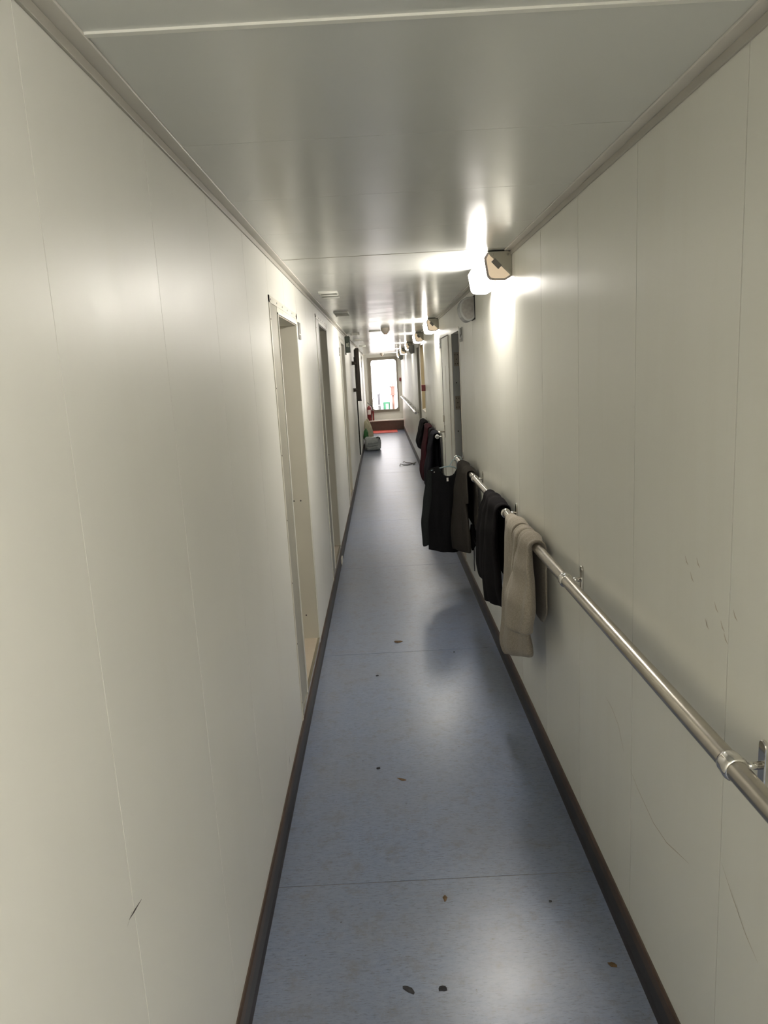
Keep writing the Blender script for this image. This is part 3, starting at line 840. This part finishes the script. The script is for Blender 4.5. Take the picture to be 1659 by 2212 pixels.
# sleeve hanging at the left side
b = MB(); rings = []
for k in range(22):
    t = k/21
    z = .952-(.952-.325)*t
    xc = .362 - .052*min(1, t*1.5) - .006*t
    w = (.018+.018*min(1, t*3))*(1-.22*t); d = .024*(1-.25*t)
    if k == 0: w *= .5; d *= .5
    ring = []
    for j in range(20):
        a = 2*PI*j/20
        f = 1+.10*math.sin(3*a+t*7)+.06*math.sin(5*a-t*11)
        ring.append((xc+w*math.cos(a)*f, shirt_y(xc)-.020*min(1, t*2)+d*math.sin(a)*f, z+.010*math.cos(a)*(1 if k == 21 else 0)))
    rings.append(ring)
b.ring_loft(rings)
b.build('sleeve', M['clSleeve'], root, smooth=True, subsurf=1)
# collar tape, label, small badge
b = MB(); xs = [.436+.155*k/24 for k in range(25)]
b.tube([(x, shirt_y(x)-.012, top_z(x)-.001) for x in xs], .0045, 8)
b.build('collar_band', M['clSleeve'], root, smooth=True)
MB().box(.498, .513, shirt_y(.505)-.040, shirt_y(.505)-.038, .850, .879).build('care_label', M['white'], root)
MB().box(.396, .403, shirt_y(.40)-.022, shirt_y(.40)-.016, .930, .936).build('stud', M['white'], root)
# hanger (rests on the rail, carries the shirt)
root = thing('coat_hanger', 'pale blue plastic coat hanger hooked over the end of the near handrail', 'hanger', (.53, SY, .90))
b = MB()
hy = 5.945
ap = Vector((.530, shirt_y(.53), .966))
b.tube([(.372, shirt_y(.372), .947), (.44, shirt_y(.44), .957), (.49, shirt_y(.49), .965), ap, (.565, shirt_y(.565), .957), (.60, shirt_y(.60), .935), (.632, shirt_y(.632), .925)], .0055, 10)
b.build('hanger_arms', M['hanger'], root, smooth=True)
b = MB()
hk = [(.527, shirt_y(.53), .966), (.545, 5.925, .990), (.562, 5.94, 1.012)]
for k in range(13):
    a = PI-(PI+.9)*k/12
    hk.append((RX+(RR+.007)*math.cos(a)*1.05, hy, RZ+(RR+.007)*math.sin(a)*1.05+.002))
b.tube(hk, .0042, 10); b.build('hanger_hook', M['hanger'], root, smooth=True)
b = MB().tube([(.606, shirt_y(.606), .935), (.606, shirt_y(.606), .95), (.601, 5.94, .985)], .0025, 8); b.build('hanger_loop', M['hanger'], root, smooth=True)

# --- clothes on the middle rail
def far_cloth(fr, bk, mat, name, label, cat, amp=.010, k=1.6, ph=0.):
    p = MB(); drape(p, fr, bk, amp=amp, k=k, ph=ph)
    if name == 'jacket':
        y0, y1 = fr[-1][1], fr[-1][2]; yc, hw = (y0+y1)/2, (y1-y0)/2*.93
        zt, zb = RZ-RR-.012, fr[0][0]+.03
        p.ring_loft([[(RX-.004+.045*math.cos(a*PI/10), yc+hw*math.sin(a*PI/10)*(1-.1*t), zt+(zb-zt)*t) for a in range(20)] for t in (0, .25, .5, .75, 1)])
    o = tag(p.build(name, mat, smooth=True, subsurf=1), label, cat, 'dark clothes on the middle handrail')
    set_origin(o, (RX, (fr[0][1]+fr[0][2])/2, fr[0][0])); return o
far_cloth([(.42, 8.10, 8.75, .030, .045, -.02), (.60, 8.12, 8.72, .026, .045, 0), (.85, 8.16, 8.66, .010, .028, 0), (1.02, 8.16, 8.66, 0, .012, 0)],
          [(.45, 8.12, 8.6, -.004, .012, 0), (.8, 8.14, 8.62, -.002, .012, 0), (1.02, 8.16, 8.66, 0, .008, 0)], M['clNavy'], 'jacket', 'near-black jacket on the middle handrail beside its near end cap', 'jacket', ph=1.)
far_cloth([(.33, 9.20, 9.70, .032, .030, 0), (.45, 9.12, 9.85, .042, .038, 0), (.70, 9.16, 9.86, .022, .030, 0), (1.02, 9.14, 9.90, 0, .012, 0)],
          [(.5, 9.2, 9.8, 0, .008, 0), (1.02, 9.14, 9.90, 0, .008, 0)], M['clMaroon'], 'sweatshirt', 'dark maroon garment on the middle handrail', 'sweatshirt', ph=2.)
far_cloth([(.66, 10.14, 10.70, .034, .026, 0), (.76, 10.10, 10.76, .040, .034, 0), (.90, 10.10, 10.75, .020, .026, 0), (1.02, 10.12, 10.80, .004, .014, 0)],
          [(.7, 10.14, 10.7, 0, .008, 0), (1.02, 10.12, 10.80, 0, .008, 0)], M['clBlack'], 'jacket', 'bunched black garment at the far end of the middle handrail', 'jacket', ph=3.)
far_cloth([(.27, 8.84, 9.00, .006, .018, 0), (.50, 8.82, 9.02, .008, .020, 0), (1.02, 8.80, 9.00, 0, .010, 0)],
          [(.5, 8.82, 9.0, 0, .008, 0), (1.02, 8.80, 9.00, 0, .008, 0)], M['clBlack'], 'trousers', 'black trousers hanging lowest between the jacket and the maroon garment', 'trousers', amp=.004, ph=.5)

# ------------------------------------------------------------------ things on the floor
def blob(name, mat, c, rx, ry, rz, seed, squash=2.2, puff=.20, freq=5., flat=.0, top=None, parent=None, taper=0., lean=0.):
    b = MB(); U, V = 34, 22; rings = []
    for i in range(V+1):
        t = i/V; ph = -PI/2+PI*t
        cp = math.copysign(abs(math.cos(ph))**(2/squash), 1); sp = math.copysign(abs(math.sin(ph))**(2/squash), math.sin(ph))
        ring = []
        for j in range(U):
            a = 2*PI*j/U
            ca = math.copysign(abs(math.cos(a))**(2/squash), math.cos(a)); sa = math.copysign(abs(math.sin(a))**(2/squash), math.sin(a))
            k = 1-taper*(t**1.2)
            d = Vector((ca*cp*k, sa*cp*k, sp))
            n = noise.noise(d*freq*.5+Vector((seed, 0, 0)))*puff + noise.noise(d*freq*1.4+Vector((0, seed, 0)))*puff*.5
            q = d*(1+n); q.x += lean*t
            z = c[2]+q.z*rz
            ring.append((c[0]+q.x*rx, c[1]+q.y*ry, max(flat, z)))
        rings.append(ring)
    b.ring_loft(rings)
    return b.build(name, mat, parent, smooth=True)
root = thing('carrier_bag', 'crumpled silver grey bag on the floor by the left wall', 'bag', (-.25, 16.75, 0), 'bags in the pile by the left wall')
bg_ = blob('bag_body', M['bagw'], (-.245, 16.76, .150), .180, .17, .150, 3., 6.5, .15, 8.0, .001, parent=root)
b = MB()
for k in range(3):
    z = .07+k*.055
    b.tube([(-.40+.02*k, 16.60, z), (-.30, 16.575, z-.012), (-.20, 16.572, z+.010), (-.12, 16.59, z+.004)], .006, 6)
b.build('bag_creases', M['bagw'], root, smooth=True)
MB().tube([(-.16, 16.62, .290), (-.12, 16.60, .305), (-.085, 16.60, .285), (-.07, 16.62, .262)], .012, 8).build('bag_handle', M['black'], root, smooth=True)
o = blob('sack', M['bagy'], (-.300, 17.45, .33), .150, .15, .33, 8., 3.0, .14, 4.5, .001, taper=.62, lean=-.55)
tag(o, 'tall cream yellow sack leaning by the left wall behind the silver bag', 'sack', 'bags in the pile by the left wall'); set_origin(o, (-.315, 17.45, 0))
o = blob('carrier_bag', M['bagg'], (-.395, 17.05, .30), .058, .09, .16, 5., 2.0, .25, 5, .001)
tag(o, 'dark green plastic bag squeezed between sack and left wall', 'bag', 'bags in the pile by the left wall'); set_origin(o, (-.40, 17.05, .12))
o = blob('carrier_bag', M['grit'], (-.405, 17.06, .066), .052, .08, .064, 6., 2.0, .2, 5, .001)
tag(o, 'black bag on the floor under the green bag', 'bag', 'bags in the pile by the left wall'); set_origin(o, (-.40, 17.02, 0))

root = thing('fire_extinguisher', 'red fire extinguisher standing on the step at the end left corner', 'extinguisher', (-.375, 22.46, STEPZ))
MB().lathe([(0, 0), (.060, 0), (.070, .012), (.070, .37), (.060, .41), (.032, .44), (.026, .455), (0, .455)], (-.375, 22.46, STEPZ+.001), 'Z', 28).build('cylinder', M['extred'], root, auto=.7)
MB().lathe([(0, .455), (.022, .455), (.022, .49), (0, .49)], (-.375, 22.46, STEPZ), 'Z', 14).build('valve', M['chrome'], root, auto=.6)
MB().tube([(-.375, 22.46, STEPZ+.49), (-.40, 22.46, STEPZ+.53), (-.43, 22.46, STEPZ+.55)], .009, 8).tube([(-.375, 22.46, STEPZ+.485), (-.33, 22.46, STEPZ+.50)], .009, 8).build('squeeze_lever', M['black'], root, smooth=True)
MB().tube([(-.35, 22.44, STEPZ+.47), (-.30, 22.40, STEPZ+.46), (-.285, 22.38, STEPZ+.36), (-.30, 22.38, STEPZ+.22), (-.33, 22.38, STEPZ+.10)], .010, 10).build('hose', M['black'], root, smooth=True)
b = MB()
n = 12; vs = []; 
for k in range(n+1):
    a = -PI/2-.85+1.5*k/n
    for z in (.19, .33): vs.append((-.375+.0712*math.cos(a), 22.46+.0712*math.sin(a), STEPZ+z))
b.add(vs, [(2*k, 2*k+2, 2*k+3, 2*k+1) for k in range(n)])
b.build('instruction_label', M['white'], root, smooth=True)
b = MB().box(-.29, -.235, 22.42, 22.50, STEPZ+.0, STEPZ+.30)
tag(b.build('red_holder', M['extred'], bevel=.01), 'narrow red holder right beside the fire extinguisher', 'holder')
o = MB().box(-.36, .44, 21.35, 22.28, .0, .012).build('floor_mat', M['mat'], bevel=.004)
tag(o, 'bright red mat on the floor before the step', 'mat'); set_origin(o, (.04, 21.8, 0))

root = thing('strap', 'bent grey strap lying on the floor near the right wall', 'strap', (.42, 13.75, 0))
MB().tube([(.285, 13.55, .012), (.30, 13.75, .022), (.36, 13.68, .008), (.44, 13.66, .008), (.52, 13.78, .010), (.60, 13.90, .014), (.61, 13.98, .014)], .007, 8).build('strap_band', M['strap'], root, smooth=True)
MB().tube([(.36, 13.98, .022), (.38, 14.06, .026), (.42, 13.98, .010), (.50, 13.95, .008), (.58, 13.74, .012), (.545, 13.66, .010)], .007, 8).build('strap_band', M['strap'], root, smooth=True)

def crumb(x, y, r, mat, label, name, seed, thin=.25, stretch=1., rot=0.):
    b = MB(); rnd = random.Random(seed); n = 9
    def ringat(s, z):
        out = []
        for k in range(n):
            a = 2*PI*k/n; q = r*s*rr[k]
            dx, dy = q*math.cos(a)*stretch, q*math.sin(a)
            out.append((x+dx*math.cos(rot)-dy*math.sin(rot), y+dx*math.sin(rot)+dy*math.cos(rot), z))
        return out
    rr = [rnd.uniform(.6, 1.15) for _ in range(n)]
    b.ring_loft([ringat(1, .0002), ringat(1, r*thin*.5), ringat(.55, r*thin)])
    o = b.build(name, mat, None, smooth=False); tag(o, label, 'debris', 'bits of dirt on the blue floor')
    set_origin(o, (x, y, 0))
crumb(.026, 4.55, .022, M['leaf'], 'brown dry leaf scrap on the floor just past the second seam', 'leaf_scrap', 1, .2, 1.5, -.5)
crumb(-.103, 3.0, .0085, M['grit'], 'round black speck of grit left of centre on the floor', 'grit_speck', 2, .6)
crumb(.000, 2.90, .009, M['leaf'], 'thin brown streak of dirt at the middle of the floor', 'dirt_flake', 3, .2, 3.2, -.5)
crumb(-.012, 1.80, .010, M['grit'], 'long dark dirt flake, the leftmost of the two lowest on the floor', 'dirt_flake', 4, .2, 2.8, -.7)
crumb(.085, 1.795, .0105, M['grit'], 'compact dark dirt flake right of the long one, lowest on the floor', 'dirt_flake', 5, .3, 1.2, .2)
crumb(.590, 1.85, .010, M['leaf'], 'greenish brown dirt flake near the right skirting', 'dirt_flake', 6, .3, 1.5, -.8)
crumb(.124, 2.16, .009, M['leaf'], 'upright brown dirt flake just below the nearest floor seam', 'dirt_flake', 7, .3, 2.2, 1.5)
crumb(.372, 4.32, .007, M['grit'], 'black speck on the second floor seam toward the right', 'grit_speck', 8, .5)
crumb(.470, 2.12, .006, M['grit'], 'tiny black speck right of centre below the nearest seam', 'grit_speck', 9, .5)
crumb(-.11, 4.02, .009, M['grit'], 'black speck on the pale patch beside the first doorway', 'grit_speck', 10, .5)

# ------------------------------------------------------------------ outside the deck door
b = MB().box(-6, 6, YE+.12, 60, -.06, .25)
struct(b.build('floor_deck', M['deck']), 'pale open deck beyond the end door')
root = thing('green_bin', 'green box bin on the deck beyond the door', 'bin', (.22, 29.9, .25))
b = MB()
b.box(.086, .35, 29.75, 29.77, .25, .53).box(.086, .35, 30.02, 30.04, .25, .53).box(.086, .105, 29.75, 30.04, .25, .53).box(.33, .35, 29.75, 30.04, .25, .53).box(.086, .35, 29.75, 30.04, .25, .27)
b.build('bin_body', M['binG'], root)
MB().box(.19, .29, 29.74, 29.75, .27, .49).build('bin_panel', M['white'], root)
MB().box(.078, .358, 29.74, 29.76, .52, .545).box(.078, .358, 30.03, 30.05, .52, .545).box(.078, .098, 29.76, 30.03, .52, .545).box(.338, .358, 29.76, 30.03, .52, .545).build('bin_rim', M['binG'], root)
root = thing('grey_bollard', 'slim grey twin post on the deck left of the green bin', 'post', (-.08, 30, .25))
MB().tube([(-.105, 30, .25), (-.105, 30, .89)], .022, 12).tube([(-.055, 30, .25), (-.055, 30, .91)], .022, 12).build('twin_posts', M['postG'], root, smooth=True)
MB().box(-.13, -.03, 29.97, 30.03, .42, .45).build('cross_band', M['white'], root)
root = thing('deck_hydrant', 'faded red hydrant column on the deck at the right of the doorway', 'hydrant', (.50, 30, .25))
MB().tube([(.50, 30, .25), (.50, 30, .82)], .045, 16).build('hydrant_stem', M['pink'], root, smooth=True)
MB().lathe([(0, .81), (.105, .81), (.105, .85), (.075, .86), (.075, 1.12), (.10, 1.13), (.10, 1.17), (.03, 1.19), (0, 1.19)], (.50, 30, 0), 'Z', 24).build('hydrant_body', M['pink'], root, auto=.6)
MB().tube([(.50, 30, 1.18), (.52, 30, 1.30)], .014, 8).build('hydrant_spindle', M['pink'], root, smooth=True)
MB().tube([(.44, 30, 1.12), (.38, 29.98, 1.18)], [.02, .03], 12).build('hydrant_outlet', M['postG'], root, smooth=True)
# dark flecked netting hanging along the left edge of the doorway
root = thing('hanging_net', 'strand of netting with dark flecks hanging along the left of the deck door', 'netting', (-.255, 22.88, .62))
b = MB().tube([(-.262, 22.88, 2.06), (-.257, 22.90, 1.6), (-.252, 22.90, 1.1), (-.250, 22.88, .62)], .004, 6)
b.build('net_cord', M['trim'], root, smooth=True)
rnd = random.Random(5); b = MB()
for k in range(34):
    z = .68+1.38*rnd.random()
    if 1.45 < z < 1.66 or 1.05 < z < 1.2: continue
    x = -.246+.016*rnd.uniform(-1, 1.2); y = 22.90+.02*rnd.uniform(-1, 1); r = rnd.uniform(.007, .014)
    b.lathe([(0, -r*.8), (r*.8, -r*.3), (r, .1*r), (r*.5, r*.7), (0, r)], (x, y, z), 'Z', 7)
fo = b.build('net_flecks', M['net'], root); fo['kind'] = 'stuff'
